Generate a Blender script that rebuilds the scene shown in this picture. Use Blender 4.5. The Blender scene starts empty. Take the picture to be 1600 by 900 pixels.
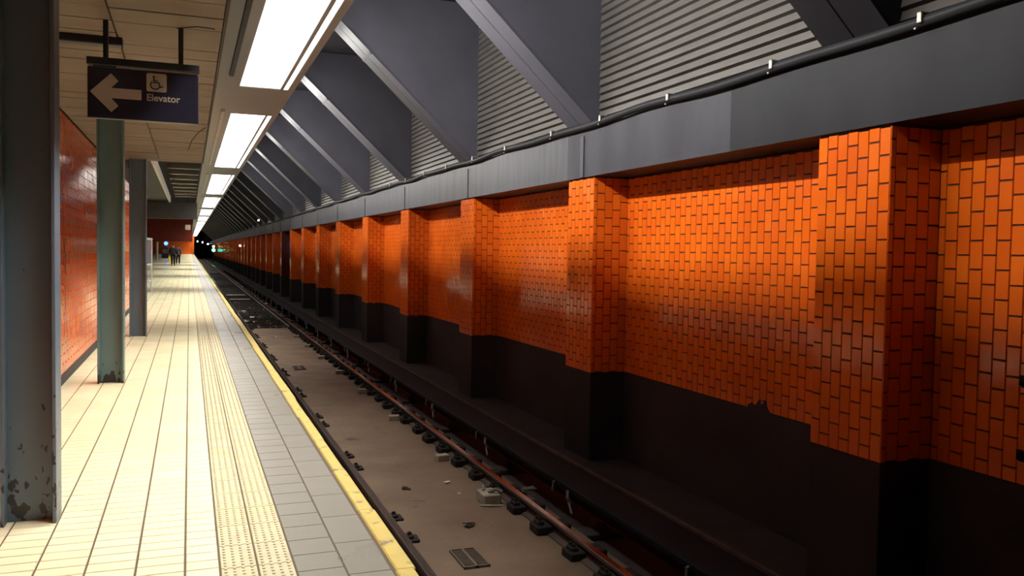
import bpy, bmesh, math, random
from mathutils import Matrix, Vector

random.seed(7)
D = bpy.data
SC = bpy.context.scene
COL = SC.collection

# ------------------------------------------------------------------ camera
CAMH = 1.55
cam_d = D.cameras.new('camera')
cam_d.sensor_width = 36.0
cam_d.lens = 29.885
cam_d.clip_start = 0.05
cam_d.clip_end = 1000
cam = D.objects.new('camera', cam_d)
COL.objects.link(cam)
right = Vector((0.9349, -0.3544, 0.0165))
down = Vector((0.0008, -0.0443, -0.9990))
fwd = Vector((0.3548, 0.9340, -0.0411))
m3 = Matrix((right, -down, -fwd)).transposed()
cam.matrix_world = Matrix.Translation((0, 0, CAMH)) @ m3.to_4x4()
SC.camera = cam

# ------------------------------------------------------------------ world, exposure
w = D.worlds.new('world')
SC.world = w
w.use_nodes = True
w.node_tree.nodes['Background'].inputs[0].default_value = (0.35, 0.40, 0.60, 1)
w.node_tree.nodes['Background'].inputs[1].default_value = 0.004
SC.view_settings.view_transform = 'Standard'
SC.view_settings.look = 'None'
SC.view_settings.exposure = 0.0
SC.view_settings.gamma = 1.0

LENS_STRENGTH = 1.5       # luminous diffusers of the ceiling fixtures
TUBE_POWER = 640.0        # bare tube behind each fixture's right lip
DOWN_POWER = 780.0        # lamp added under each diffuser, narrowed and tilted to light the floor
DOWN_SPREAD = 88.0
LIGHT_COL = (1.0, 0.975, 0.91)

# ------------------------------------------------------------------ dimensions (metres)
X_WALL, X_PIL = 5.74, 5.20
BAY, Y0 = 5.30, 5.28
PIL_W = 0.83
Z_RAIL, Z_BED, Z_BENCH = -1.05, -1.20, -1.33
Z_ORANGE0, Z_ORANGE1 = -0.10, 2.615
X_LEFT = -1.33
Y_END = 218.0
NB = 40


# ------------------------------------------------------------------ helpers
def link(o, parent=None):
    COL.objects.link(o)
    if parent is not None:
        o.parent = parent
    return o


def tag(o, label=None, cat=None, group=None, kind=None):
    if label: o['label'] = label
    if cat: o['category'] = cat
    if group: o['group'] = group
    if kind: o['kind'] = kind
    return o


def empty(name, loc=(0, 0, 0), **k):
    o = D.objects.new(name, None)
    o.location = loc
    o.empty_display_size = 0.1
    link(o)
    return tag(o, **k)


class MB:
    """collects vertices and faces, linked as ONE mesh object"""
    def __init__(s):
        s.v, s.f, s.m = [], [], []

    def add(s, vs, fs, mi=0):
        b = len(s.v)
        s.v += [tuple(p) for p in vs]
        s.f += [tuple(b + i for i in f) for f in fs]
        s.m += [mi] * len(fs)
        return s

    def box(s, x0, x1, y0, y1, z0, z1, mi=0):
        vs = [(x0, y0, z0), (x1, y0, z0), (x1, y1, z0), (x0, y1, z0), (x0, y0, z1), (x1, y0, z1), (x1, y1, z1), (x0, y1, z1)]
        fs = [(0, 3, 2, 1), (4, 5, 6, 7), (0, 1, 5, 4), (1, 2, 6, 5), (2, 3, 7, 6), (3, 0, 4, 7)]
        return s.add(vs, fs, mi)

    def cbox(s, x0, x1, y0, y1, z0, z1, c=0.01, mi=0):
        """box with chamfered edges"""
        bm = bmesh.new()
        r = bmesh.ops.create_cube(bm, size=1)
        for v in bm.verts:
            v.co = Vector((x0 + (v.co.x + .5) * (x1 - x0), y0 + (v.co.y + .5) * (y1 - y0), z0 + (v.co.z + .5) * (z1 - z0)))
        bmesh.ops.bevel(bm, geom=list(bm.edges), offset=c, segments=1, affect='EDGES')
        bm.verts.index_update()
        s.add([v.co for v in bm.verts], [[v.index for v in f.verts] for f in bm.faces], mi)
        bm.free()
        return s

    def tile(s, o, u, v, n, a, b, t, c, mi=0):
        """chamfered slab face: corner o, edges u*a and v*b, standing t proud along n"""
        o, u, v, n = Vector(o), Vector(u), Vector(v), Vector(n)
        base = [o, o + u * a, o + u * a + v * b, o + v * b]
        top = [o + u * c + v * c + n * t, o + u * (a - c) + v * c + n * t, o + u * (a - c) + v * (b - c) + n * t, o + u * c + v * (b - c) + n * t]
        fs = [(4, 5, 6, 7), (0, 1, 5, 4), (1, 2, 6, 5), (2, 3, 7, 6), (3, 0, 4, 7)]
        if u.cross(v).dot(n) < 0:
            fs = [f[::-1] for f in fs]
        return s.add(base + top, fs, mi)

    def prism(s, prof, y0, y1, mi=0):
        """profile [(x, z)] swept along Y"""
        n = len(prof)
        vs = [(x, y0, z) for x, z in prof] + [(x, y1, z) for x, z in prof]
        fs = [(i, (i + 1) % n, n + (i + 1) % n, n + i) for i in range(n)]
        fs += [tuple(range(n))[::-1], tuple(range(n, 2 * n))]
        return s.add(vs, fs, mi)

    def tube(s, pts, r, n=8, mi=0, cap=True):
        pts = [Vector(p) for p in pts]
        rings = []
        for i, p in enumerate(pts):
            d = (pts[min(i + 1, len(pts) - 1)] - pts[max(i - 1, 0)]).normalized()
            a = d.cross(Vector((0, 0, 1)))
            if a.length < 1e-3: a = d.cross(Vector((1, 0, 0)))
            a.normalize(); b = d.cross(a)
            rr = r[i] if isinstance(r, (list, tuple)) else r
            rings.append([p + (a * math.cos(2 * math.pi * k / n) + b * math.sin(2 * math.pi * k / n)) * rr for k in range(n)])
        vs = [q for R in rings for q in R]
        fs = [(i * n + k, (i + 1) * n + k, (i + 1) * n + (k + 1) % n, i * n + (k + 1) % n) for i in range(len(pts) - 1) for k in range(n)]
        if cap:
            fs += [tuple(range(n)), tuple(range((len(pts) - 1) * n, len(pts) * n))[::-1]]
        return s.add(vs, fs, mi)

    def mesh(s, name, mats, smooth=False):
        me = D.meshes.new(name)
        me.from_pydata(s.v, [], s.f)
        if not isinstance(mats, (list, tuple)): mats = [mats]
        for m in mats: me.materials.append(m)
        if len(mats) > 1:
            me.polygons.foreach_set('material_index', s.m)
        if smooth:
            me.polygons.foreach_set('use_smooth', [True] * len(s.f))
        me.update()
        bm = bmesh.new(); bm.from_mesh(me)
        bmesh.ops.recalc_face_normals(bm, faces=bm.faces) if len(s.f) < 4000 else None
        bm.to_mesh(me); bm.free()
        return me

    def build(s, name, mats, parent=None, smooth=False, **k):
        o = D.objects.new(name, s.mesh(name, mats, smooth))
        link(o, parent)
        return tag(o, **k)


ORD = ['first', 'second', 'third', 'fourth', 'fifth', 'sixth', 'seventh', 'eighth', 'ninth', 'tenth', 'eleventh', 'twelfth', 'thirteenth', 'fourteenth', 'fifteenth', 'sixteenth', 'seventeenth', 'eighteenth', 'nineteenth', 'twentieth']


# ------------------------------------------------------------------ materials
def mat(name, col, rough=0.6, metal=0.0, spec=0.5, noise=None, island=None, bump=None, dirt=None, rnoise=None):
    """noise=(scale, colour, amount[, stretch])  island=(value spread, hue colour)  bump=(scale, strength)
    dirt=(scale, threshold, colour)  rnoise=(scale, lo, hi)"""
    m = D.materials.new(name)
    m.use_nodes = True
    nt = m.node_tree
    N, L = nt.nodes, nt.links
    bs = N['Principled BSDF']
    bs.inputs['Roughness'].default_value = rough
    bs.inputs['Metallic'].default_value = metal
    bs.inputs['Specular IOR Level'].default_value = spec
    tc = N.new('ShaderNodeNewGeometry')
    rgb = N.new('ShaderNodeRGB')
    rgb.outputs[0].default_value = (*col, 1)
    cur = rgb.outputs[0]

    def pos(stretch):
        if not stretch: return tc.outputs['Position']
        mp = N.new('ShaderNodeMapping')
        mp.inputs['Scale'].default_value = stretch
        L.new(tc.outputs['Position'], mp.inputs['Vector'])
        return mp.outputs[0]

    def mix(fac, a, b, mode='MIX'):
        x = N.new('ShaderNodeMix'); x.data_type = 'RGBA'; x.blend_type = mode
        if isinstance(fac, float): x.inputs[0].default_value = fac
        else: L.new(fac, x.inputs[0])
        L.new(a, x.inputs[6])
        if isinstance(b, tuple): x.inputs[7].default_value = (*b, 1)
        else: L.new(b, x.inputs[7])
        return x.outputs[2]

    def ntex(scale, stretch=None, detail=5):
        t = N.new('ShaderNodeTexNoise')
        t.inputs['Scale'].default_value = scale
        t.inputs['Detail'].default_value = detail
        L.new(pos(stretch), t.inputs['Vector'])
        return t.outputs['Fac']

    def rng(v, a, b, c=0.0, d=1.0):
        r = N.new('ShaderNodeMapRange')
        L.new(v, r.inputs[0])
        for i, q in enumerate((a, b, c, d)): r.inputs[i + 1].default_value = q
        return r.outputs[0]

    if island:
        oi = N.new('ShaderNodeObjectInfo')
        ad = N.new('ShaderNodeMath'); ad.operation = 'ADD'
        L.new(oi.outputs['Random'], ad.inputs[0]); L.new(tc.outputs['Random Per Island'], ad.inputs[1])
        fr = N.new('ShaderNodeMath'); fr.operation = 'FRACT'
        L.new(ad.outputs[0], fr.inputs[0])
        cur = mix(rng(fr.outputs[0], 0, 1, 0, island[0]), cur, island[1])
    if noise:
        st = noise[3] if len(noise) > 3 else None
        cur = mix(rng(ntex(noise[0], st), 0.35, 0.68, 0, noise[2]), cur, noise[1])
    if dirt:
        st = dirt[3] if len(dirt) > 3 else None
        cur = mix(rng(ntex(dirt[0], st, 8), dirt[1], dirt[1] + 0.06), cur, dirt[2])
    L.new(cur, bs.inputs['Base Color'])
    if rnoise:
        L.new(rng(ntex(rnoise[0]), 0.3, 0.7, rnoise[1], rnoise[2]), bs.inputs['Roughness'])
    if bump:
        b = N.new('ShaderNodeBump')
        b.inputs['Strength'].default_value = bump[1]
        b.inputs['Distance'].default_value = 0.02
        L.new(ntex(bump[0], bump[2] if len(bump) > 2 else None), b.inputs['Height'])
        L.new(b.outputs[0], bs.inputs['Normal'])
    return m


def emit(name, col, s):
    m = D.materials.new(name); m.use_nodes = True
    b = m.node_tree.nodes['Principled BSDF']
    b.inputs['Base Color'].default_value = (0.8, 0.8, 0.8, 1)
    b.inputs['Emission Color'].default_value = (*col, 1)
    b.inputs['Emission Strength'].default_value = s
    return m


M = {}
M['brick'] = mat('glazed_orange_brick', (0.76, 0.150, 0.010), 0.13, spec=0.5, island=(0.5, (0.60, 0.075, 0.006)), noise=(1.3, (0.46, 0.060, 0.006), 0.3), rnoise=(3, 0.10, 0.22))
M['brick_shade'] = mat('shaded_maroon_brick', (0.22, 0.024, 0.010), 0.25, island=(0.5, (0.16, 0.016, 0.008)))  # orange brick darkened in colour for the dim far bulkhead
M['brick_dark'] = mat('dark_purple_brick', (0.10, 0.03, 0.035), 0.2, island=(0.4, (0.06, 0.02, 0.03)))  # darker purple brick on one pillar's near side
M['grout'] = mat('dark_wall_grout', (0.045, 0.02, 0.014), 0.9)
M['black_paint'] = mat('black_wall_paint', (0.046, 0.038, 0.037), 0.6, spec=0.12, noise=(0.7, (0.022, 0.019, 0.021), 0.9), bump=(20, 0.15))
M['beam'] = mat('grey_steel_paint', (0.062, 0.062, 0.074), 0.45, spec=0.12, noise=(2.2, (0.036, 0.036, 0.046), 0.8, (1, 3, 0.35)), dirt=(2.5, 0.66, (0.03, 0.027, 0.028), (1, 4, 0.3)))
M['beam_half_shade'] = mat('half_shaded_steel_paint', (0.042, 0.042, 0.054), 0.5, spec=0.12, noise=(1.3, (0.024, 0.024, 0.032), 0.9, (1, 1.5, 0.8)))  # middle step of the light falloff painted along the beam
M['beam_shade'] = mat('shaded_steel_paint', (0.011, 0.011, 0.016), 0.5, spec=0.12, noise=(1.3, (0.005, 0.005, 0.008), 0.9, (1, 1.5, 0.8)))  # beam colour darkened to stand for weak light at its near end
M['rib'] = mat('charcoal_rib_paint', (0.076, 0.076, 0.096), 0.4, spec=0.12, noise=(1.5, (0.056, 0.056, 0.070), 0.6))
M['rib_shade'] = mat('shaded_rib_paint', (0.022, 0.021, 0.026), 0.5, spec=0.12, noise=(1.5, (0.014, 0.013, 0.016), 0.7))  # nearest ribs: lack of light put into a darker rib colour
M['slat_shade'] = mat('shaded_metal_slat', (0.07, 0.060, 0.055), 0.5, spec=0.2, island=(0.4, (0.05, 0.042, 0.04)))  # nearest panel: slat colour darkened in place of weaker light
M['slot'] = mat('black_joint', (0.012, 0.012, 0.014), 0.8, spec=0.12)
M['slat'] = mat('grey_metal_slat', (0.155, 0.145, 0.135), 0.42, metal=0.3, island=(0.4, (0.11, 0.105, 0.10)), noise=(6, (0.08, 0.075, 0.07), 0.5, (1, .4, 2)))
M['cable'] = mat('black_cable', (0.020, 0.020, 0.023), 0.5, spec=0.12)
M['clip'] = mat('galvanised_clip', (0.30, 0.29, 0.26), 0.45, metal=0.4)
M['tile'] = mat('cream_floor_tile', (0.78, 0.73, 0.50), 0.2, spec=0.6, island=(0.4, (0.74, 0.65, 0.38)), noise=(0.9, (0.70, 0.61, 0.37), 0.3), rnoise=(2, 0.17, 0.27), bump=(6, 0.03))
M['tile_grout'] = mat('brown_floor_grout', (0.085, 0.060, 0.035), 0.9)
M['tactile'] = mat('yellowed_tactile_tile', (0.50, 0.445, 0.29), 0.42, island=(0.6, (0.47, 0.40, 0.21)), noise=(7, (0.38, 0.335, 0.235), 0.6), rnoise=(6, 0.3, 0.6))
M['grey_tile'] = mat('grey_platform_tile', (0.20, 0.185, 0.155), 0.30, spec=0.5, island=(0.5, (0.19, 0.175, 0.15)), noise=(1.2, (0.19, 0.175, 0.15), 0.35), rnoise=(1.5, 0.26, 0.38), bump=(20, 0.04))
M['yellow'] = mat('worn_yellow_paint', (0.45, 0.335, 0.085), 0.6, noise=(8, (0.35, 0.26, 0.075), 0.6), dirt=(9, 0.60, (0.17, 0.13, 0.07)), bump=(30, 0.25))
M['edge'] = mat('dark_platform_edge', (0.05, 0.042, 0.035), 0.8)
M['bed'] = mat('dusty_track_concrete', (0.135, 0.094, 0.064), 0.62, spec=0.12, noise=(1.1, (0.09, 0.06, 0.042), 0.85), dirt=(2.4, 0.67, (0.046, 0.032, 0.025)), bump=(12, 0.35), rnoise=(2, 0.5, 0.8))
M['bench'] = mat('sooty_track_floor', (0.055, 0.041, 0.038), 0.85, spec=0.12, noise=(1.5, (0.036, 0.027, 0.026), 0.8), bump=(12, 0.4))
M['rubble'] = mat('dark_ballast', (0.05, 0.038, 0.032), 0.85, spec=0.12, noise=(6, (0.022, 0.017, 0.015), 0.9), bump=(25, 0.9))
M['rust'] = mat('rusty_rail_steel', (0.060, 0.034, 0.026), 0.6, metal=0.2, noise=(5, (0.035, 0.020, 0.016), 0.8, (1, .3, 1)))
M['grate'] = mat('dusty_iron_grate', (0.085, 0.062, 0.046), 0.6, metal=0.1)
M['polish'] = mat('worn_rail_top', (0.42, 0.36, 0.31), 0.17, metal=1.0, noise=(4, (0.26, 0.21, 0.18), 0.6, (1, .1, 1)))
M['tie'] = mat('creosoted_tie', (0.018, 0.014, 0.012), 0.8, spec=0.12, noise=(7, (0.018, 0.014, 0.012), 0.8), bump=(18, 0.5))
M['pale_block'] = mat('pale_dusty_block', (0.26, 0.225, 0.17), 0.8, noise=(7, (0.15, 0.125, 0.095), 0.8), bump=(15, 0.5))
M['board'] = mat('dark_cover_board', (0.006, 0.006, 0.010), 0.75, spec=0.12, noise=(3, (0.004, 0.004, 0.006), 0.8))
M['rust_edge'] = mat('dusty_rust_edge', (0.09, 0.06, 0.052), 0.8, spec=0.12, noise=(6, (0.05, 0.034, 0.03), 0.8))
M['bracket'] = mat('dusty_bracket', (0.11, 0.10, 0.095), 0.6)
M['column'] = mat('blue_grey_column_paint', (0.115, 0.155, 0.20), 0.38, noise=(1.5, (0.095, 0.13, 0.17), 0.6))
M['column_green'] = mat('green_grey_column_paint', (0.115, 0.195, 0.205), 0.36, noise=(1.5, (0.095, 0.165, 0.175), 0.6))
M['ceil'] = mat('tan_ceiling_panel', (0.225, 0.182, 0.135), 0.7, island=(0.7, (0.185, 0.145, 0.105)), noise=(1.6, (0.165, 0.125, 0.09), 0.7, (1, 2.5, 1)), dirt=(1.2, 0.69, (0.15, 0.11, 0.08), (1, 2, 1)))
M['dark_ceil'] = mat('dark_upper_ceiling', (0.018, 0.017, 0.020), 0.8, spec=0.12)
M['grey_conc'] = mat('grey_painted_concrete', (0.062, 0.057, 0.054), 0.7, spec=0.2, noise=(2, (0.045, 0.041, 0.04), 0.7))
M['housing'] = mat('fixture_housing', (0.34, 0.335, 0.35), 0.5)
M['housing_trim'] = mat('pale_fixture_trim', (0.55, 0.53, 0.48), 0.45, noise=(3, (0.42, 0.40, 0.36), 0.6))
M['bar_metal'] = mat('bare_metal_bar', (0.42, 0.40, 0.36), 0.35, metal=0.7)
M['sign'] = mat('dark_navy_sign', (0.022, 0.020, 0.040), 0.35)
M['sign_white'] = mat('warm_white_lettering', (0.55, 0.46, 0.39), 0.5)
M['dark_steel'] = mat('dark_painted_steel', (0.020, 0.020, 0.030), 0.5)
M['white_metal'] = mat('white_metal_frame', (0.62, 0.60, 0.58), 0.4)
M['glass'] = mat('grey_panel_face', (0.20, 0.22, 0.25), 0.15)
M['skin'] = mat('skin', (0.36, 0.21, 0.14), 0.55)
M['black_cloth'] = mat('black_jacket_cloth', (0.009, 0.009, 0.012), 0.85, bump=(40, 0.2))
M['grey_cloth'] = mat('grey_coat_cloth', (0.045, 0.045, 0.05), 0.85)
M['trouser'] = mat('dark_trouser_cloth', (0.006, 0.006, 0.007), 0.9)
M['hair'] = mat('dark_hair', (0.012, 0.010, 0.009), 0.6)
M['yellow_bag'] = mat('bright_yellow_bag', (0.72, 0.62, 0.02), 0.5)
M['paper'] = mat('white_litter', (0.62, 0.60, 0.56), 0.7)
M['pink'] = mat('pink_plastic', (0.6, 0.12, 0.2), 0.5)
M['lens'] = emit('lit_diffuser', LIGHT_COL, LENS_STRENGTH)
M['lens_far'] = emit('lit_far_diffuser', LIGHT_COL, LENS_STRENGTH * 2.6)
M['green_lamp'] = emit('green_signal_lamp', (0.03, 1.0, 0.55), 30)
M['amber_lamp'] = emit('amber_signal_lamp', (1.0, 0.75, 0.25), 14)
M['white_lamp'] = emit('white_tunnel_lamp', (1.0, 0.95, 0.9), 22)
M['blue_lamp'] = emit('blue_lit_sign', (0.04, 0.16, 1.0), 5)


def column_paint(name, base, chip):
    """paint with chips gathered near the foot of the column"""
    m = M[base].copy(); m.name = name
    nt = m.node_tree; N, L = nt.nodes, nt.links
    bs = N['Principled BSDF']
    old = bs.inputs['Base Color'].links[0].from_socket
    g = N.new('ShaderNodeNewGeometry')
    t = N.new('ShaderNodeTexNoise'); t.inputs['Scale'].default_value = 19; t.inputs['Detail'].default_value = 6
    mp = N.new('ShaderNodeMapping'); mp.inputs['Scale'].default_value = (1, 1, 0.55)
    L.new(g.outputs['Position'], mp.inputs[0]); L.new(mp.outputs[0], t.inputs['Vector'])
    sx = N.new('ShaderNodeSeparateXYZ'); L.new(g.outputs['Position'], sx.inputs[0])
    r = N.new('ShaderNodeMapRange'); L.new(sx.outputs[2], r.inputs[0])
    r.inputs[1].default_value = 0.0; r.inputs[2].default_value = chip[0]; r.inputs[3].default_value = chip[1]; r.inputs[4].default_value = chip[2]
    gt = N.new('ShaderNodeMath'); gt.operation = 'GREATER_THAN'
    L.new(t.outputs['Fac'], gt.inputs[0]); L.new(r.outputs[0], gt.inputs[1])
    x = N.new('ShaderNodeMix'); x.data_type = 'RGBA'
    L.new(gt.outputs[0], x.inputs[0]); L.new(old, x.inputs[6]); x.inputs[7].default_value = (0.018, 0.016, 0.018, 1)
    L.new(x.outputs[2], bs.inputs['Base Color'])
    return m


M['column_chip'] = column_paint('chipped_blue_grey_paint', 'column', (0.85, 0.53, 0.72))
M['column_rot'] = column_paint('rotten_green_grey_paint', 'column_green', (0.32, 0.40, 0.78))

# ------------------------------------------------------------------ platform: floor and its tiles
slab = MB().box(-9.0, 1.00, -4.0, Y_END, -0.30, -0.006).box(-9.0, 0.90, -4.0, Y_END, -1.9, -0.30)
floor = slab.build('floor', M['tile_grout'], kind='structure')
UX, UY, UZ = (1, 0, 0), (0, 1, 0), (0, 0, 1)
TP = 0.118
xc = [X_LEFT, -1.13, -0.912, -0.690, -0.466, -0.241, -0.019, 0.140]
tile_mesh = {}


def one_tile(name, wx, wy, material, parent, x, y):
    k = (name, round(wx, 3), round(wy, 3))
    if k not in tile_mesh:
        tile_mesh[k] = MB().tile((0, 0, 0), UX, UY, UZ, wx, wy, 0.006, 0.0025).mesh(name, material)
    o = D.objects.new(name, tile_mesh[k])
    o.location = (x, y, -0.006)
    link(o, parent)


def in_view(x, y):
    p = Vector((x, y, 0)) - Vector((0, 0, CAMH))
    d = p.dot(fwd)
    return d > 0.2 and abs(p.dot(right) / d) < 0.61 and abs(p.dot(down) / d) < 0.345


rest = MB()
n_single = 0
j = 0
y = 3.36 - 60 * TP
while y < 95:
    big = y > 30
    step = TP
    for a, b in zip(xc[:-1], xc[1:]):
        if n_single < 230 and in_view((a + b) / 2, y + 0.06):
            one_tile('tile', b - a - 0.009, TP - 0.008, M['tile'], floor, a + 0.0045, y + 0.0025)
            n_single += 1
        else:
            rest.tile((a + 0.0045, y + 0.0025, -0.006), UX, UY, UZ, b - a - 0.009, TP - 0.008, 0.006, 0.0025)
    y += step
# beyond, and on the wide part of the platform past the side wall, whole rows of the same tiles
y = 95
while y < Y_END:
    for a, b in zip(xc[:-1], xc[1:]):
        rest.tile((a + 0.0045, y, -0.006), UX, UY, UZ, b - a - 0.009, 0.95, 0.006, 0.0025)
    y += 0.955
y = 25.2
while y < Y_END:
    for i in range(16):
        rest.tile((X_LEFT - 0.222 * 2 * (i + 1), y, -0.006), UX, UY, UZ, 0.437, 0.462, 0.006, 0.0025)
    y += 0.472
rest.build('tile_rest', M['tile'], floor, kind='stuff')

# tactile warning tiles with raised domes
tact = MB()
tact_far = MB()
n = 0
y = 2.62
dome = MB()


def add_dome(mb, x, y, r=0.0125, h=0.0055):
    k = 6
    vs = [(x + r * math.cos(2 * math.pi * i / k), y + r * math.sin(2 * math.pi * i / k), -0.0005) for i in range(k)]
    vs += [(x + r * .55 * math.cos(2 * math.pi * i / k), y + r * .55 * math.sin(2 * math.pi * i / k), h) for i in range(k)]
    mb.add(vs, [(i, (i + 1) % k, k + (i + 1) % k, k + i) for i in range(k)] + [tuple(range(k, 2 * k))])


dome_tile = {}
while y < Y_END - 0.4:
    for a, b in ((0.140, 0.314), (0.314, 0.485)):
        wx = b - a - 0.008
        if n < 70 and in_view((a + b) / 2, y + .15):
            k = round(wx, 3)
            if k not in dome_tile:
                q = MB().tile((0, 0, 0), UX, UY, UZ, wx, 0.327, 0.006, 0.0025)
                for ix in range(4):
                    for iy in range(8):
                        add_dome(q, 0.022 + ix * (wx - 0.044) / 3, 0.022 + iy * 0.0405 + 0.006, h=0.0115)
                dome_tile[k] = q.mesh('tactile_tile', M['tactile'])
            o = D.objects.new('tactile_tile', dome_tile[k]); o.location = (a + 0.004, y, -0.006); link(o, floor)
            n += 1
        else:
            tact_far.tile((a + 0.004, y, -0.006), UX, UY, UZ, wx, 0.327, 0.006, 0.0025)
            if y < 30:
                for ix in range(4):
                    for iy in range(8):
                        add_dome(tact_far, a + 0.026 + ix * (wx - 0.044) / 3, y + 0.028 + iy * 0.0405)
    y += 0.332
tact_far.build('tactile_tile_rest', M['tactile'], floor, kind='stuff')

# grey tiles along the edge
gt_far = MB()
n = 0
for a, b, st, ph in ((0.485, 0.713, 0.229, 3.21), (0.713, 0.925, 0.458, 3.10)):
    y = ph - 10 * st
    n = 0
    while y < Y_END - 0.5:
        if n < 60 and in_view((a + b) / 2, y + st / 2):
            one_tile('grey_tile', b - a - 0.006, st - 0.004, M['grey_tile'], floor, a + 0.003, y + 0.002)
            n += 1
        else:
            gt_far.tile((a + 0.003, y + 0.002, -0.006), UX, UY, UZ, b - a - 0.006, st - 0.004, 0.006, 0.0025)
        y += st
gt_far.build('grey_tile_rest', M['grey_tile'], floor, kind='stuff')
# painted edge strip, slightly ragged
es = MB()
y = -4.0
while y < Y_END - 1.01:
    j0 = random.uniform(-0.006, 0.006)
    es.cbox(0.940 + j0, 1.036 + random.uniform(-0.008, 0.006), y, y + 1.0, -0.07, 0.004, 0.008)
    y += 1.0
es.build('yellow_edge', M['yellow'], floor, label='worn yellow painted platform edge strip')
MB().box(0.98, 1.020, -4, Y_END, -0.30, -0.07).build('edge_nosing', M['edge'], floor, label='dark metal nosing below the yellow edge')

# ------------------------------------------------------------------ track bed
def ground(name, x0, x1, y0, y1, z, step, amp, m, zb=-2.0):
    nx, ny = max(1, int((x1 - x0) / step)), max(1, int((y1 - y0) / step))
    vs, fs = [], []
    rnd = random.Random(int(x0 * 100 + y0))
    for jj in range(ny + 1):
        for ii in range(nx + 1):
            e = 0 if ii in (0, nx) or jj in (0, ny) else rnd.uniform(-amp, amp)
            vs.append((x0 + (x1 - x0) * ii / nx, y0 + (y1 - y0) * jj / ny, z + e))
    for jj in range(ny):
        for ii in range(nx):
            a = jj * (nx + 1) + ii
            fs.append((a, a + 1, a + nx + 2, a + nx + 1))
    mb = MB().add(vs, fs)
    mb.add([(x0, y0, zb), (x1, y0, zb), (x1, y0, z), (x0, y0, z)], [(0, 1, 2, 3)])
    mb.add([(x1, y0, zb), (x1, y1, zb), (x1, y1, z), (x1, y0, z)], [(0, 1, 2, 3)])
    return mb.build(name, m, smooth=True, kind='structure')


ground('trackbed', 0.85, 3.62, -4, 30.45, Z_BED, 0.25, 0.006, M['bed'])
ground('trackbed', 0.85, 3.62, 30.45, 110, Z_BED - 0.06, 0.22, 0.045, M['rubble'])
ground('trackbed', 3.62, 5.80, -4, 110, Z_BENCH, 0.35, 0.010, M['bench'])
ground('trackbed', 0.85, 5.80, 110, 420, Z_BED - 0.06, 1.2, 0.03, M['rubble'])


def rail_profile(xc_, zt, h=0.15, head=0.036, foot=0.070):
    zb = zt - h
    return [(xc_ - foot, zb), (xc_ + foot, zb), (xc_ + foot, zb + 0.012), (xc_ + 0.012, zb + 0.030), (xc_ + 0.010, zt - 0.045),
            (xc_ + head, zt - 0.034), (xc_ + head, zt - 0.006), (xc_ + head - 0.008, zt), (xc_ - head + 0.008, zt), (xc_ - head, zt - 0.006),
            (xc_ - head, zt - 0.034), (xc_ - 0.010, zt - 0.045), (xc_ - 0.012, zb + 0.030), (xc_ - foot, zb + 0.012)]


def running_rail(xr, label):
    t = empty('running_rail', (xr, 0, Z_BED), label=label, cat='rail')
    MB().prism([(x - xr, z - Z_BED) for x, z in rail_profile(xr, Z_RAIL)], -4, 400).build('rail_section', M['rust'], t)
    MB().box(-0.026, 0.026, -4, 400, 0.150, 0.1515).build('rail_head', M['polish'], t, label='worn shiny running surface')
    return t


X_RL, X_RR = 1.83, 3.345
rail_l = running_rail(X_RL, 'steel running rail close beside the yellow platform edge')
rail_r = running_rail(X_RR, 'steel running rail flanked by dark tie blocks, nearer the orange wall')

# half ties under the right rail, one in three or four a longer pale block
pale = [4.10, 8.63, 10.71, 13.52, 16.29, 18.97, 21.7, 24.4, 27.1]
blk = MB().cbox(-0.17, 0.20, -0.10, 0.10, 0.0, 0.085, 0.012)
blk.cbox(-0.145, -0.075, -0.06, 0.06, 0.08, 0.125, 0.01)
blk.tube([(-0.115, 0.03, 0.12), (-0.115, 0.03, 0.15)], 0.018, 6)
blk.tube([(-0.115, -0.03, 0.12), (-0.115, -0.03, 0.15)], 0.018, 6)
blk_me = blk.mesh('tie_block', M['tie'])
k = 0
y = 6.87 - 0.7 * 4
rb = random.Random(3)
while y < 30.2:
    o = D.objects.new('tie_block', blk_me)
    o.location = (rb.uniform(-0.012, 0.012), y + rb.uniform(-0.03, 0.03) + 0.05, -0.003)
    o.rotation_euler = (0, 0, rb.uniform(-0.06, 0.06))
    o.scale = (1, rb.uniform(0.85, 1.15), rb.uniform(0.9, 1.1))
    link(o, rail_r)
    y += 0.698
pb = MB().cbox(-0.085, 0.085, -0.055, 0.055, 0, 0.085, 0.010)
pb_me = pb.mesh('pale_tie_block', M['pale_block'])
for y in pale[2:]:
    o = D.objects.new('pale_tie_block', pb_me)
    o.location = (-0.225, y, -0.003); o.rotation_euler = (0, 0, rb.uniform(-.2, .2))
    link(o, rail_r)
# rail clips in pairs along the left rail
cl = MB().cbox(0.05, 0.215, -0.085, 0.085, 0, 0.03, 0.008).cbox(0.085, 0.165, -0.05, 0.05, 0.028, 0.06, 0.01)
cl.tube([(0.125, 0, 0.055), (0.125, 0, 0.085)], 0.02, 6)
cl_me = cl.mesh('rail_clip', M['tie'])
y = 13.37 - 2.78 * 3
while y < 30.2:
    for d in (0, 0.66):
        o = D.objects.new('rail_clip', cl_me); o.location = (0.005, y + d, -0.003); o.rotation_euler = (0, 0, rb.uniform(-.05, .05)); link(o, rail_l)
    y += 2.78
# open ties beyond the concrete
y = 31.2
cross = MB().cbox(1.35, 3.60, -0.11, 0.11, -0.15, -0.010, 0.015)
cross_me = cross.mesh('wooden_tie', M['tie'])
tt = empty('track_ties', (0, 30.5, Z_BED), label='dark wooden cross ties beyond the end of the track concrete', cat='ties')
while y < 100:
    o = D.objects.new('wooden_tie', cross_me); o.location = (0, y - 30.5, 0.012); link(o, tt)
    y += 0.70
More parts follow.
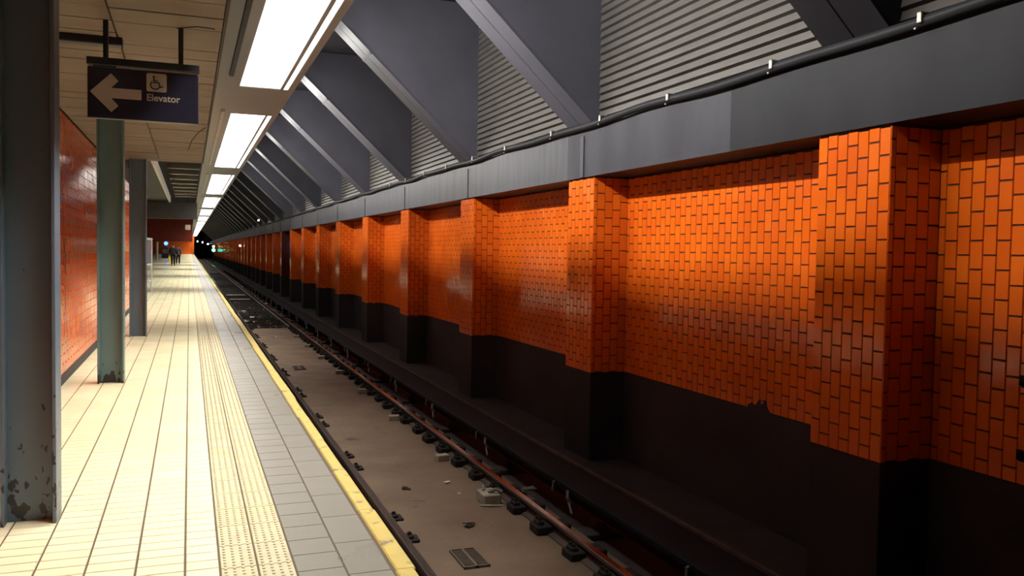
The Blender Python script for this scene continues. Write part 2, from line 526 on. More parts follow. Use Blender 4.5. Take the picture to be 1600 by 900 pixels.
# two pale planks lying across the ties
for y, lab in ((47.3, 'pale plank across the track, the nearer of two'), (51.6, 'pale plank across the track, the farther of two')):
    MB().cbox(2.0, 3.05, y - 0.12, y + 0.5, Z_BED + 0.015, Z_BED + 0.06, 0.01).build('plank', M['pale_block'], label=lab, cat='plank')

# third rail with cover board and brackets
tr = empty('third_rail', (3.95, 0, Z_BENCH), label='dark third rail under its long cover board below the black wall base', cat='rail')
zz = -Z_BENCH
MB().prism([(x - 3.95, z - Z_BENCH) for x, z in rail_profile(3.97, -1.00, 0.15)], -4, 110).build('rail_section', M['rust'], tr)
MB().cbox(-0.23, 0.21, -4, 110, -0.945 + zz, -0.885 + zz, 0.012).build('cover_board', M['board'], tr)
MB().box(0.20, 0.235, -4, 110, -0.90 + zz, -0.855 + zz).build('board_edge', M['rust_edge'], tr, label='dusty rust-brown back edge of cover board')
br = MB().cbox(0.19, 0.25, -0.03, 0.03, 0.0, 0.40, 0.006).cbox(-0.20, 0.25, -0.03, 0.03, 0.355, 0.405, 0.006)
br.cbox(-0.25, 0.25, -0.13, 0.13, 0.0, 0.06, 0.01).tube([(0.02, 0, 0.05), (0.02, 0, 0.19)], [0.075, 0.055], 10)
br_me = br.mesh('bracket', M['bench'])
hk = MB().tube([(-0.20, 0.42, 0.42), (-0.245, 0.42, 0.40), (-0.25, 0.42, 0.31)], 0.013, 6)
hk.tube([(-0.235, 0.06, 0.40), (-0.25, 0.03, 0.33), (-0.22, 0.02, 0.27)], 0.020, 6).tube([(-0.235, 0.04, 0.29), (-0.26, -0.10, 0.20)], 0.012, 6)
hk.tube([(-0.20, 0.42, 0.40), (-0.215, 0.05, 0.395)], 0.012, 6)
hk_me = hk.mesh('insulator_hook', M['bracket'])
for i in range(-1, 24):
    y = 7.72 + 2.66 * i
    o = D.objects.new('bracket', br_me); o.location = (0, y, 0); link(o, tr)
    h = D.objects.new('insulator_hook', hk_me); h.location = (0, 0.25, 0); link(h, o)
# low ridge behind the cover board
rg = MB()
rg.prism([(4.62, Z_BENCH - 0.05), (4.78, Z_BENCH - 0.05), (4.74, Z_BENCH + 0.10), (4.64, Z_BENCH + 0.10)], -4, 110)
rg.build('trim_1', M['bench'], kind='structure')


# drain grates
def grate(x0, x1, y0, y1, lab, m):
    t = empty('drain_grate', (x0, y0, Z_BED), label=lab, cat='grate')
    wx, wy = x1 - x0, y1 - y0
    fr = MB()
    for bx in ((0, 0.012), (wx / 2 - 0.012, wx / 2 + 0.012), (wx - 0.012, wx)):
        fr.box(bx[0], bx[1], 0, wy, 0.0, 0.022)
    fr.box(0, wx, 0, 0.012, 0, 0.022).box(0, wx, wy - 0.012, wy, 0, 0.022)
    fr.build('grate_frame', m, t)
    MB().box(0.005, wx - 0.005, 0.005, wy - 0.005, 0.002, 0.0065).build('drain_pit', M['slot'], t)
    nb = 13
    bar = MB().box(0, wx / 2 - 0.026, 0, 0.012, 0.007, 0.02).mesh('grate_bar', m)
    for half in (0, 1):
        for i in range(nb):
            o = D.objects.new('grate_bar', bar)
            o.location = (0.013 + half * wx / 2, 0.02 + i * (wy - 0.04) / nb, 0)
            link(o, t)
    return t


grate(2.23, 2.47, 6.92, 7.38, 'small rusty twin drain grate set in the track concrete near the camera', M['grate'])
grate(2.25, 2.51, 19.75, 20.35, 'shallow dark drain grate set in the track concrete farther off', M['grate'])

# litter and loose blocks on the track
bl = empty('concrete_block', (3.085, 8.74, Z_BED), label='broken pale block with trash on it beside the right rail', cat='block')
MB().cbox(-0.10, 0.10, -0.14, 0.14, 0, 0.125, 0.014).build('block_body', M['pale_block'], bl)
MB().tube([(-0.02, -0.05, 0.13), (0.05, -0.10, 0.17), (0.11, -0.13, 0.14)], 0.022, 6).tube([(-0.05, 0.03, 0.125), (-0.03, 0.1, 0.16)], 0.018, 6).build('crumpled_wrap', M['bracket'], bl)
MB().tube([(-0.13, -0.12, 0.012), (-0.04, -0.19, 0.02), (0.10, -0.20, 0.012)], 0.014, 6).build('wire_scrap', M['pale_block'], bl)


def litter(x, y, s, lab, m='paper', z=Z_BED, sh=0.5):
    mb = MB()
    rr = random.Random(int(x * 977 + y * 131))
    for q in range(3):
        a = rr.uniform(0, math.pi)
        c, sn = math.cos(a), math.sin(a)
        L, W = s * rr.uniform(0.7, 1.2), s * sh * rr.uniform(0.4, 0.9)
        ox, oy = rr.uniform(-s, s) * .4, rr.uniform(-s, s) * .4
        pts = [(-L, -W), (L, -W), (L, W), (-L, W)]
        zz_ = [rr.uniform(0.0, s * .7) for _ in pts]
        lo = [(x + ox + c * p - sn * r, y + oy + sn * p + c * r, z + h) for (p, r), h in zip(pts, zz_)]
        hi = [(p[0], p[1], p[2] + 0.006) for p in lo]
        mb.add(lo + hi, [(0, 3, 2, 1), (4, 5, 6, 7), (0, 1, 5, 4), (1, 2, 6, 5), (2, 3, 7, 6), (3, 0, 4, 7)])
    mb.build('litter_scrap', M[m], label=lab, cat='litter')


litter(2.86, 9.62, 0.035, 'crumpled white paper scrap lying left of the pale block row')
litter(2.87, 9.15, 0.014, 'tiny white paper fleck on the track concrete beside the crumpled scrap')
litter(3.62, 8.95, 0.10, 'flat grey debris piece on the far side of the right rail', 'bracket', Z_BED + 0.01)
litter(2.34, 9.50, 0.05, 'dark rag scrap in the middle of the track concrete', 'tie')
litter(2.62, 8.02, 0.05, 'dark upright rag near the drain grate', 'tie')
litter(2.50, 27.3, 0.07, 'white paper just before the end of the track concrete')
litter(2.15, 33.0, 0.16, 'white flattened cup lying past the end of the track concrete')
litter(2.35, 35.2, 0.10, 'white crumpled wrapper, middle of the far litter')
litter(2.62, 35.0, 0.10, 'white paper ball right of the crumpled wrapper')
litter(2.2, 38.0, 0.16, 'pale strip of paper, farthest of the litter between the rails')
litter(4.02, 33.0, 0.12, 'pale litter clump in the dark gap behind the right rail', 'bracket', Z_BENCH)
litter(3.55, 44.0, 0.09, 'white scrap behind the right rail deep down the track', 'paper', Z_BED)
rub = MB()
rr = random.Random(11)
for i in range(420):
    x, y, s = rr.uniform(1.25, 4.3), 30.5 + 25 * rr.random() ** 1.6, rr.uniform(0.02, 0.09)
    z = Z_BED - 0.04 if x < 3.6 else Z_BENCH
    a = [(x + rr.uniform(-s, s), y + rr.uniform(-s, s), z + rr.uniform(0.3, 1) * s) for _ in range(3)]
    b = [(x + rr.uniform(-s, s) * 1.4, y + rr.uniform(-s, s) * 1.4, z - 0.02) for _ in range(3)]
    rub.add(a + b, [(0, 1, 2), (0, 3, 4, 1), (1, 4, 5, 2), (2, 5, 3, 0)])
rub.build('rubble_litter', M['bed'], label='small dark rubble strewn between the ties past the concrete', cat='rubble', kind='stuff')

# ------------------------------------------------------------------ right wall: black base, orange bricks, pillars
wall_r = MB().box(X_WALL, X_WALL + 0.4, -4, 420, -2.0, 2.62).build('wall_right', M['grout'], kind='structure')
MB().box(X_WALL - 0.012, X_WALL + 0.01, -4, 420, -1.6, Z_ORANGE0).build('black_base', M['black_paint'], wall_r, label='black painted lower band of wall')
sp = MB()
pl = [(7.33, -0.115), (7.75, -0.115), (7.73, -0.06), (7.67, -0.035), (7.60, -0.05), (7.54, 0.02), (7.49, -0.03), (7.44, 0.035), (7.39, -0.05)]
nq = len(pl)
sp.add([(X_WALL - 0.0145, a, b) for a, b in pl] + [(X_WALL - 0.008, a, b) for a, b in pl], [tuple(range(nq))] + [(i, (i + 1) % nq, nq + (i + 1) % nq, nq + i) for i in range(nq)])
sp.build('paint_splotch', M['black_paint'], wall_r, label='ragged splotch where the black paint runs onto the bricks')
for zc, wh in ((0.66, 'upper'), (0.115, 'lower')):
    t = empty('wall_bracket', (X_WALL - 0.012, 4.43, zc), label='small black bracket on the orange wall at the right edge, %s of two' % wh, cat='bracket')
    MB().cbox(-0.012, 0.0, -0.05, 0.05, -0.035, 0.045, 0.003).build('plate', M['slot'], t)
    MB().cbox(-0.06, -0.008, -0.012, 0.03, -0.015, 0.012, 0.003).cbox(-0.06, -0.045, -0.012, 0.03, -0.015, 0.06, 0.003).build('arm', M['slot'], t)
BW, BH, JH, JV = 0.119, 0.2255, 0.010, 0.006
brick_mesh = {}


def brick_obj(parent, o, u, n, a, b, loc0, m='brick'):
    k = (u, n, round(a, 3), round(b, 3), m)
    if k not in brick_mesh:
        brick_mesh[k] = MB().tile((0, 0, 0), u, UZ, n, a, b, 0.012, 0.004).mesh('brick', M[m])
    ob = D.objects.new('brick', brick_mesh[k])
    ob.location = (o[0] - loc0[0], o[1] - loc0[1], o[2] - loc0[2])
    link(ob, parent)


def brick_field(o, u, n, width, z0, z1, w0=0.0, single=None, mb=None, bh=BH, phase=0.0, cw=BW):
    """vertical running-bond field. o: start corner, u along, n out; single(x,y,z)->True places an own object"""
    i = 0
    s = -w0
    while s < width - 0.02:
        a0, a1 = max(0.0, s), min(width, s + cw)
        z = z0 - (bh * 0.5 if i % 2 else 0.0) - phase
        while z < z1 - 0.02:
            c0, c1 = max(z0, z), min(z1, z + bh)
            if c1 - c0 > 0.03 and a1 - a0 > 0.02:
                p = (o[0] + u[0] * (a0 + JV / 2), o[1] + u[1] * (a0 + JV / 2), c0 + JH / 2)
                yield p, a1 - a0 - JV, c1 - c0 - JH
            z += bh
        s += cw
        i += 1


# wall between the pillars: the nearest bricks one by one, the others joined
cand = []
for k in range(-1, NB):
    ya, yb = Y0 + BAY * k + PIL_W, Y0 + BAY * (k + 1)
    for p, a, b in brick_field((X_WALL, ya, 0), (0, 1, 0), (-1, 0, 0), yb - ya, Z_ORANGE0, Z_ORANGE1):
        cand.append((p, a, b))
vis = [c for c in cand if c[0][1] > 4.25]
single = set(id(c) for c in vis[:300])
restw = MB()
for c in cand:
    if id(c) in single:
        brick_obj(wall_r, c[0], (0, 1, 0), (-1, 0, 0), c[1], c[2], (0, 0, 0))
    else:
        restw.tile(c[0], (0, 1, 0), UZ, (-1, 0, 0), c[1], c[2], 0.012, 0.004)
restw.build('brick_rest', M['brick'], wall_r, kind='stuff')

for k in range(-1, NB):
    y0 = Y0 + BAY * k
    if k == -1: lab, grp = 'orange tiled pillar abreast of the camera, out at the right', None
    elif k < 16: lab, grp = ['orange tiled wall pillar, nearest and largest, at right', 'orange tiled wall pillar, second from the camera', 'orange tiled wall pillar, third, tall black foot below its side'][k] if k < 3 else 'orange tiled wall pillar, %s from the camera' % ORD[k], None
    else: lab, grp = 'small dim orange tiled pillar far down the tunnel past the sixteenth', 'far tiled pillars'
    if k == 9: lab = 'pillar with a dark purple side, tenth from the camera'
    P = empty('tiled_pillar', (X_PIL, y0, Z_BENCH), label=lab, cat='pillar', group=grp or 'tiled pillars along the right wall')
    L0 = (X_PIL, y0, Z_BENCH)
    xa = 0.0
    core = MB().box(0.012, X_WALL - X_PIL, 0.012, PIL_W - 0.012, 0, Z_ORANGE1 + 0.02 - Z_BENCH)
    core.build('pillar_core', M['grout'], P)
    MB().box(0.004, X_WALL - X_PIL - 0.012, 0.004, PIL_W - 0.004, 0, Z_ORANGE0 - Z_BENCH).build('black_foot', M['black_paint'], P, label='black painted pillar foot')
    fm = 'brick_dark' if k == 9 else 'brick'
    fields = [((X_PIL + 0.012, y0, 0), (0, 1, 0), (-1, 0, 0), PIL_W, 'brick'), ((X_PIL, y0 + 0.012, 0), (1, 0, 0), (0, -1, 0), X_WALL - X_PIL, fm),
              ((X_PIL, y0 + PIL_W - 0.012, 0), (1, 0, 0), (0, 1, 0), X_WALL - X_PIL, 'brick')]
    mbr = {'brick': MB(), 'brick_dark': MB()}
    for fi, (o, u, nn, wd, mm) in enumerate(fields):
        for p, a, b in brick_field(o, u, nn, wd, Z_ORANGE0, Z_ORANGE1, w0=0.0 if fi == 0 else 0.06, phase=0.0 if fi == 0 else 0.1):
            if k in (0, 1, 2) and fi < 2:
                brick_obj(P, p, u, nn, a, b, L0, mm)
            else:
                q = (p[0] - L0[0], p[1] - L0[1], p[2] - L0[2])
                mbr[mm].tile(q, u, UZ, nn, a, b, 0.012, 0.004)
    for mm, mb in mbr.items():
        if mb.v: mb.build('brick_rest' if k in (0, 1, 2) else 'brick_facing', M[mm], P, kind='stuff')

# ------------------------------------------------------------------ beam along the wall, cable, ribs, louvres
beam = empty('wall_beam', (0, 0, 0), label='long dark grey steel beam running above the orange wall', cat='beam')
MB().box(5.17, X_WALL + 0.1, -4, 7.4, 2.625, 3.30).build('beam_length', M['beam_shade'], beam, label='near length of beam, shade put into its darker paint')
MB().box(5.17, X_WALL + 0.1, 7.4, 11.4, 2.625, 3.30).build('beam_length', M['beam_half_shade'], beam)
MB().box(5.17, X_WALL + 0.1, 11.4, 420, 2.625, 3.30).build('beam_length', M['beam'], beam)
fl = MB()
for k in range(1, 14):
    y = Y0 + BAY * k + 0.55 - 0.28
    fl.box(5.155, 5.172, y, y + 0.10, 2.63, 3.20)
fl.build('splice_plate', M['beam'], beam, kind='stuff')

cab = empty('wall_cable', (0, 0, 0), label='thick black cable run clipped along the top of the grey beam', cat='cable')
pts = []
y = -4
while y <= 120:
    pts.append((5.12, y, 3.325 + 0.022 * math.sin(y * 1.9) * math.sin(y * 0.53)))
    y += 0.35
MB().tube(pts, 0.048, 8).build('cable_sheath', M['cable'], cab, smooth=True)
cm = MB().cbox(-0.062, -0.045, -0.022, 0.022, -0.02, 0.062, 0.004).cbox(-0.062, 0.06, -0.022, 0.022, 0.048, 0.062, 0.004).cbox(-0.058, -0.04, 0.03, 0.052, -0.062, -0.045, 0.004).mesh('cable_clip', M['clip'])
for y in [3.2, 4.91, 6.64, 8.48, 10.18, 11.8, 13.8, 15.6, 17.4, 19.2, 21, 22.8]:
    o = D.objects.new('cable_clip', cm); o.location = (5.12, y, 3.328); link(o, cab)

RX0, RZ0, RX1, RZ1 = 5.19, 3.335, 1.98, 6.35
for k in range(-1, NB):
    y0 = Y0 + BAY * k
    if k == -1: lab = 'sloping charcoal rib abreast of the camera, overhead at right'
    elif k < 14: lab = 'sloping charcoal ceiling rib above the %s tiled pillar' % ('nearest' if k == 0 else ORD[k])
    else: lab = 'thin far sloping rib deep in the tunnel past the fourteenth'
    T = empty('sloping_rib', (5.2, y0, 3.30), label=lab, cat='rib', group='far sloping ribs' if k >= 14 else 'sloping ribs above the track')
    rmat = M['rib_shade'] if k < 1 else M['rib']
    pr = [(RX0 - 5.2, RZ0 - 3.3), (X_WALL - 5.2 - 0.02, RZ0 - 3.3), (X_WALL - 5.2 - 0.02, RZ1 - 3.3), (RX1 - 5.2, RZ1 - 3.3)]
    MB().prism(pr, 0.0, 0.72).build('rib_body', rmat, T)
    d = Vector((RX1 - RX0, 0, RZ1 - RZ0)).normalized(); nrm = Vector((-d.z, 0, d.x)) * -1
    nrm = Vector((-abs(d.z), 0, -abs(d.x)))
    LL = (Vector((RX1, 0, RZ1)) - Vector((RX0, 0, RZ0))).length
    for a, b in ((-0.012, 0.35), (0.37, 0.732)):
        s0, s1 = Vector((RX0 - 5.2, 0, RZ0 - 3.3)) + d * 0.03, Vector((RX1 - 5.2, 0, RZ1 - 3.3))
        q = [s0, s1, s1 + nrm * 0.018, s0 + nrm * 0.018]
        MB().prism([(v.x, v.z) for v in q], a, b).build('flange_strip', rmat, T)
    # bolted splice across the flange
    c0 = Vector((RX0 - 5.2, 0, RZ0 - 3.3)) + d * 2.75
    q = [c0 + nrm * 0.016, c0 + d * 0.06 + nrm * 0.016, c0 + d * 0.06 + nrm * 0.03, c0 + nrm * 0.03]
    MB().prism([(v.x, v.z) for v in q], 0.0, 0.72).build('splice_bar', M['beam'], T)

SP = 0.108
slat_me = None
for k in range(-1, NB):
    ya, yb = Y0 + BAY * k + 0.72, Y0 + BAY * (k + 1)
    if k == -1: lab = 'ribbed metal louvre panel right of the nearest sloping rib'
    elif k < 12: lab = 'ribbed metal louvre panel between the %s and %s sloping ribs' % (ORD[k] if k else 'nearest', ORD[k + 1])
    else: lab = 'dim louvre panel far down the tunnel past the thirteenth rib'
    T = empty('louvre_panel', (5.27, ya, 3.302), label=lab, cat='panel', group='far louvre panels' if k >= 12 else 'louvre panels behind the ribs')
    MB().box(0.05, X_WALL - 5.27, 0.004, yb - ya - 0.004, 0.004, 3.05).build('backing', M['slot'], T)
    prof = [(0.05, 0.0), (-0.022, 0.018), (-0.004, SP - 0.012), (0.05, SP - 0.004)]
    if k <= 3:
        me = MB().prism(prof, 0, yb - ya).mesh('slat', M['slat_shade' if k < 0 else 'slat'])
        for i in range(28):
            o = D.objects.new('slat', me); o.location = (0, 0, i * SP); link(o, T)
    else:
        mb = MB()
        for i in range(28):
            mb.prism([(x, z + i * SP) for x, z in prof], 0, yb - ya)
        mb.build('slat_rows', M['slat'], T, kind='stuff')

# ------------------------------------------------------------------ ceilings
MB().box(-9, X_WALL + 0.4, -4.2, 420, 6.36, 6.6).build('ceiling', M['dark_ceil'], kind='structure')
MB().box(-9, X_WALL + 0.4, -4.3, -4.0, -2, 6.5).build('wall_back', M['dark_ceil'], kind='structure')
MB().box(-9, X_WALL + 0.4, 420, 420.3, -2, 6.5).build('wall_end', M['dark_ceil'], kind='structure')
low = MB().box(X_LEFT - 0.1, 0.215, -4, 16.30, 3.085, 3.42).build('ceiling_low', M['slot'], kind='structure')
pw = 0.343
cx = [X_LEFT, -0.485, 0.215]
rc = random.Random(5)
y = 16.29
cp = {}
while y > 1.5:
    for a, b in zip(cx[:-1], cx[1:]):
        kx = round(b - a, 3)
        if kx not in cp:
            cp[kx] = MB().tile((0, 0, 0), UX, UY, (0, 0, -1), b - a - 0.006, pw - 0.006, 0.025, 0.003).mesh('ceiling_panel', M['ceil'])
        o = D.objects.new('ceiling_panel', cp[kx]); o.location = (a + 0.003, y - pw + 0.003, 3.085 + rc.uniform(-0.003, 0.003)); link(o, low)
    y -= pw
# cracks: thin black splits hanging from the panels
MB().tube([(-0.02, 14.2, 3.059), (0.03, 12.9, 3.059), (0.10, 12.0, 3.059), (0.19, 11.4, 3.059)], 0.008, 5).build('hanging_wire', M['cable'], low, label='thin black wire lying on the ceiling')
MB().tube([(-0.08, 6.35, 3.058), (0.05, 6.25, 3.058), (0.16, 6.27, 3.058)], 0.007, 5).build('crack_line', M['cable'], low)
# fascia on the low ceiling's track edge
MB().box(0.215, 0.235, -4, 16.30, 3.06, 3.42).build('trim_2', M['grey_conc'], kind='structure')

# open bay past the low ceiling
MB().box(-9, -0.86, 16.35, 42, 3.70, 3.85).build('ceiling_far', M['grey_conc'], kind='structure')
MB().box(-0.87, -0.80, 16.35, 42, 3.60, 3.85).build('trim_3', M['housing_trim'], kind='structure')
cb = MB().box(-9, 0.33, 42, 42.6, 2.87, 3.62).build('cross_beam', M['grey_conc'], label='broad grey concrete cross beam over the platform past the columns', cat='beam')
for i in range(10):
    y = 29.4 + 2.75 * i
    MB().cbox(-0.80, 0.36, y, y + 0.13, 4.55, 4.75, 0.01).build('ceiling_slat', M['bar_metal'], label='pale bar across the dark ceiling opening, %s from the low ceiling' % ORD[i], cat='bar', group='bars in the ceiling opening')
# tiled bulkhead and end wall far away
bh_ = empty('tiled_bulkhead', (0, 100, 0), label='dark red tiled bulkhead across the far platform above the walkers', cat='bulkhead')
MB().box(-8.7, 0.30, 0.012, 0.5, 2.2, 4.9).build('bulkhead_core', M['grout'], bh_)
mb = MB()
for p, a, b in brick_field((-8.69, 0.012, 0), (1, 0, 0), (0, -1, 0), 8.99, 2.2, 4.9, bh=0.45, cw=0.24): mb.tile(p, (1, 0, 0), UZ, (0, -1, 0), a, b, 0.012, 0.004)
mb.build('brick_facing', M['brick_shade'], bh_, kind='stuff')
we = MB().box(-9, 1.05, Y_END, Y_END + 0.5, -1.9, 6.4).build('wall_far', M['grout'], kind='structure')
mb = MB()
for p, a, b in brick_field((-8.69, Y_END, 0), (1, 0, 0), (0, -1, 0), 9.74, 0, 4.5, bh=0.6, cw=0.35): mb.tile(p, (1, 0, 0), UZ, (0, -1, 0), a, b, 0.02, 0.006)
mb.build('brick_rest', M['brick'], we, kind='stuff')

# ------------------------------------------------------------------ left wall
wl = MB().box(X_LEFT - 0.35, X_LEFT - 0.012, -4, 25, -0.2, 3.5).build('wall_left', M['grout'], kind='structure')
MB().box(X_LEFT - 0.012, X_LEFT + 0.012, -4, 25, 0, 0.10).build('baseboard_left', M['grey_conc'], kind='structure')
mb = MB()
for p, a, b in brick_field((X_LEFT - 0.012, -4, 0), (0, 1, 0), (1, 0, 0), 29, 0.10, 3.05): mb.tile(p, (0, 1, 0), UZ, (1, 0, 0), a, b, 0.012, 0.004)
mb.build('brick_facing', M['brick'], wl, kind='stuff')
wf = MB().box(-9, -8.7, 25, Y_END, -0.2, 6.4).build('wall_left_far', M['grout'], kind='structure')
mb = MB()
for p, a, b in brick_field((-8.7, 25, 0), (0, 1, 0), (1, 0, 0), 110, 0, 4.0, bh=0.45, cw=0.24): mb.tile(p, (0, 1, 0), UZ, (1, 0, 0), a, b, 0.012, 0.004)
mb.build('brick_facing', M['brick'], wf, kind='stuff')
ps = empty('wall_poster', (X_LEFT, 7.1, 1.45), label='white poster on the left orange wall behind the nearest column', cat='poster')
MB().box(0.0, 0.012, 0, 0.30, 0, 0.33).build('poster_sheet', M['white_metal'], ps)
MB().box(0.012, 0.014, 0.02, 0.28, 0.18, 0.23).build('poster_band', M['sign'], ps)

# ------------------------------------------------------------------ steel columns
for yc, lab, m in ((5.28, 'blue-grey steel column, nearest and widest, paint chipped at its foot', 'column_chip'),
                   (10.53, 'green-grey steel column with a rotten black foot, behind the hanging sign', 'column_rot'),
                   (15.98, 'dark blue-grey steel column, third and farthest', 'column')):
    T = empty('steel_column', (-0.83, yc, 0), label=lab, cat='column', group='steel columns on the platform')
    hh = 3.06
    MB().cbox(-0.137, -0.117, 0.0, 0.21, 0, hh, 0.003).build('flange', M[m], T)
    MB().cbox(0.117, 0.137, 0.0, 0.21, 0, hh, 0.003).build('flange', M[m], T)
    MB().box(-0.118, 0.118, 0.094, 0.110, 0, hh).build('web', M[m], T)

# ------------------------------------------------------------------ hanging sign
S = empty('hanging_sign', (-0.29, 6.33, 2.405), label='dark hanging sign with white left arrow, wheelchair symbol and word Elevator', cat='sign')
ox, oz = -0.29, 2.405
MB().cbox(-0.635 - ox, 0.058 - ox, 0.0, 0.05, 0, 0.340, 0.004).build('sign_panel', M['sign'], S)
MB().cbox(-0.640 - ox, 0.064 - ox, -0.012, 0.062, 0.352, 0.403, 0.004).build('top_rail', M['dark_steel'], S)
MB().box(-0.630 - ox, 0.055 - ox, 0.005, 0.045, 0.340, 0.3525).build('pale_strip', M['sign_white'], S, label='pale strip under the top rail')
for x in (-0.525, -0.056):
    MB().cbox(x - ox - 0.016, x - ox + 0.016, 0.008, 0.042, 0.40, 3.06 - oz, 0.003).build('hanger_post', M['dark_steel'], S)
MB().cbox(-0.60 - ox, -0.46 - ox, -0.006, 0.056, 0.338, 0.356, 0.003).build('hanger_foot', M['dark_steel'], S)
mb = MB()
ar = [(-0.619, 2.579), (-0.492, 2.708), (-0.4465, 2.660), (-0.4905, 2.611), (-0.3045, 2.611), (-0.3045, 2.543), (-0.4905, 2.543), (-0.4465, 2.494), (-0.4905, 2.450)]
vs = [(x - ox, yy, z - oz) for yy in (-0.0015, 0.001) for x, z in ar]
tri = [(0, 1, 2), (0, 2, 3), (0, 3, 6), (3, 4, 5), (3, 5, 6), (0, 6, 7), (0, 7, 8)]
mb.add(vs, tri + [(i, (i + 1) % 9, 9 + (i + 1) % 9, 9 + i) for i in range(9)])
mb.build('arrow', M['sign_white'], S)
# wheelchair symbol: pale rounded square with dark line figure
icx0, icx1, icz0, icz1 = -0.2734 - ox, -0.1464 - ox, 2.6067 - oz, 2.7303 - oz
sq = []
r = 0.012
for cx_, cz_, a0 in ((icx1 - r, icz1 - r, 0), (icx0 + r, icz1 - r, 90), (icx0 + r, icz0 + r, 180), (icx1 - r, icz0 + r, 270)):
    for i in range(4):
        t = math.radians(a0 + 30 * i); sq.append((cx_ + r * math.cos(t), cz_ + r * math.sin(t)))
n_ = len(sq)
MB().add([(x, -0.0015, z) for x, z in sq] + [(x, 0.001, z) for x, z in sq], [tuple(range(n_))] + [(i, (i + 1) % n_, n_ + (i + 1) % n_, n_ + i) for i in range(n_)]).build('symbol_square', M['sign_white'], S)


def ribbon(mb, pts, wd, yy):
    for (x0, z0), (x1, z1) in zip(pts[:-1], pts[1:]):
        d = Vector((x1 - x0, z1 - z0)); nn = Vector((-d.y, d.x)).normalized() * wd / 2; e = d.normalized() * wd * .3
        q = [(x0 - e.x + nn.x, yy, z0 - e.y + nn.y), (x1 + e.x + nn.x, yy, z1 + e.y + nn.y), (x1 + e.x - nn.x, yy, z1 + e.y - nn.y), (x0 - e.x - nn.x, yy, z0 - e.y - nn.y)]
        mb.add(q + [(a, yy + 0.001, c) for a, b, c in q], [(0, 1, 2, 3), (0, 1, 5, 4), (1, 2, 6, 5), (2, 3, 7, 6), (3, 0, 4, 7)])


ic = MB()
u = 0.124
P_ = lambda a, b: (icx0 + a * u, icz0 + b * u)
hc = P_(0.37, 0.80)
ic.add([(hc[0] + 0.0075 * math.cos(i * .785), -0.0025, hc[1] + 0.0075 * math.sin(i * .785)) for i in range(8)], [tuple(range(8))])
ribbon(ic, [P_(0.37, 0.74), P_(0.39, 0.50), P_(0.62, 0.50), P_(0.70, 0.26), P_(0.84, 0.30)], 0.0078, -0.0025)
ribbon(ic, [P_(0.38, 0.62), P_(0.57, 0.60)], 0.006, -0.0025)
ribbon(ic, [P_(0.30 + 0.0, 0.52)] + [P_(0.44 + 0.24 * math.cos(math.radians(t)), 0.36 + 0.22 * math.sin(math.radians(t))) for t in range(140, 345, 20)], 0.0075, -0.0025)
ic.build('wheelchair_symbol', M['sign'], S, label='dark seated wheelchair figure')
fc = D.curves.new('lettering', 'FONT')
fc.body = 'Elevator'
fc.size = 0.066
fc.extrude = 0.0008
fc.offset = 0.0011
fc.space_character = 1.0
fc.materials.append(M['sign_white'])
lt = D.objects.new('lettering', fc)
lt.location = (-0.2745 - ox, -0.0015, 2.5440 - oz)
lt.rotation_euler = (math.pi / 2, 0, 0)
link(lt, S)
bpy.context.view_layer.update()
wx = lt.dimensions.x
lm = D.meshes.new_from_object(lt.evaluated_get(bpy.context.evaluated_depsgraph_get()))
lm.name = 'lettering'
lo_ = D.objects.new('lettering', lm)
lo_.location = lt.location; lo_.rotation_euler = lt.rotation_euler
lo_.scale = (0.2115 / max(wx, 1e-3), 1, 1)
D.objects.remove(lt)
link(lo_, S)
# channel under the ceiling that carries the sign's left post
MB().cbox(X_LEFT + 0.01, -0.455, 6.82, 6.92, 3.0, 3.062, 0.006).build('ceiling_channel', M['dark_steel'], label='dark steel channel on the ceiling behind the sign post', cat='channel')

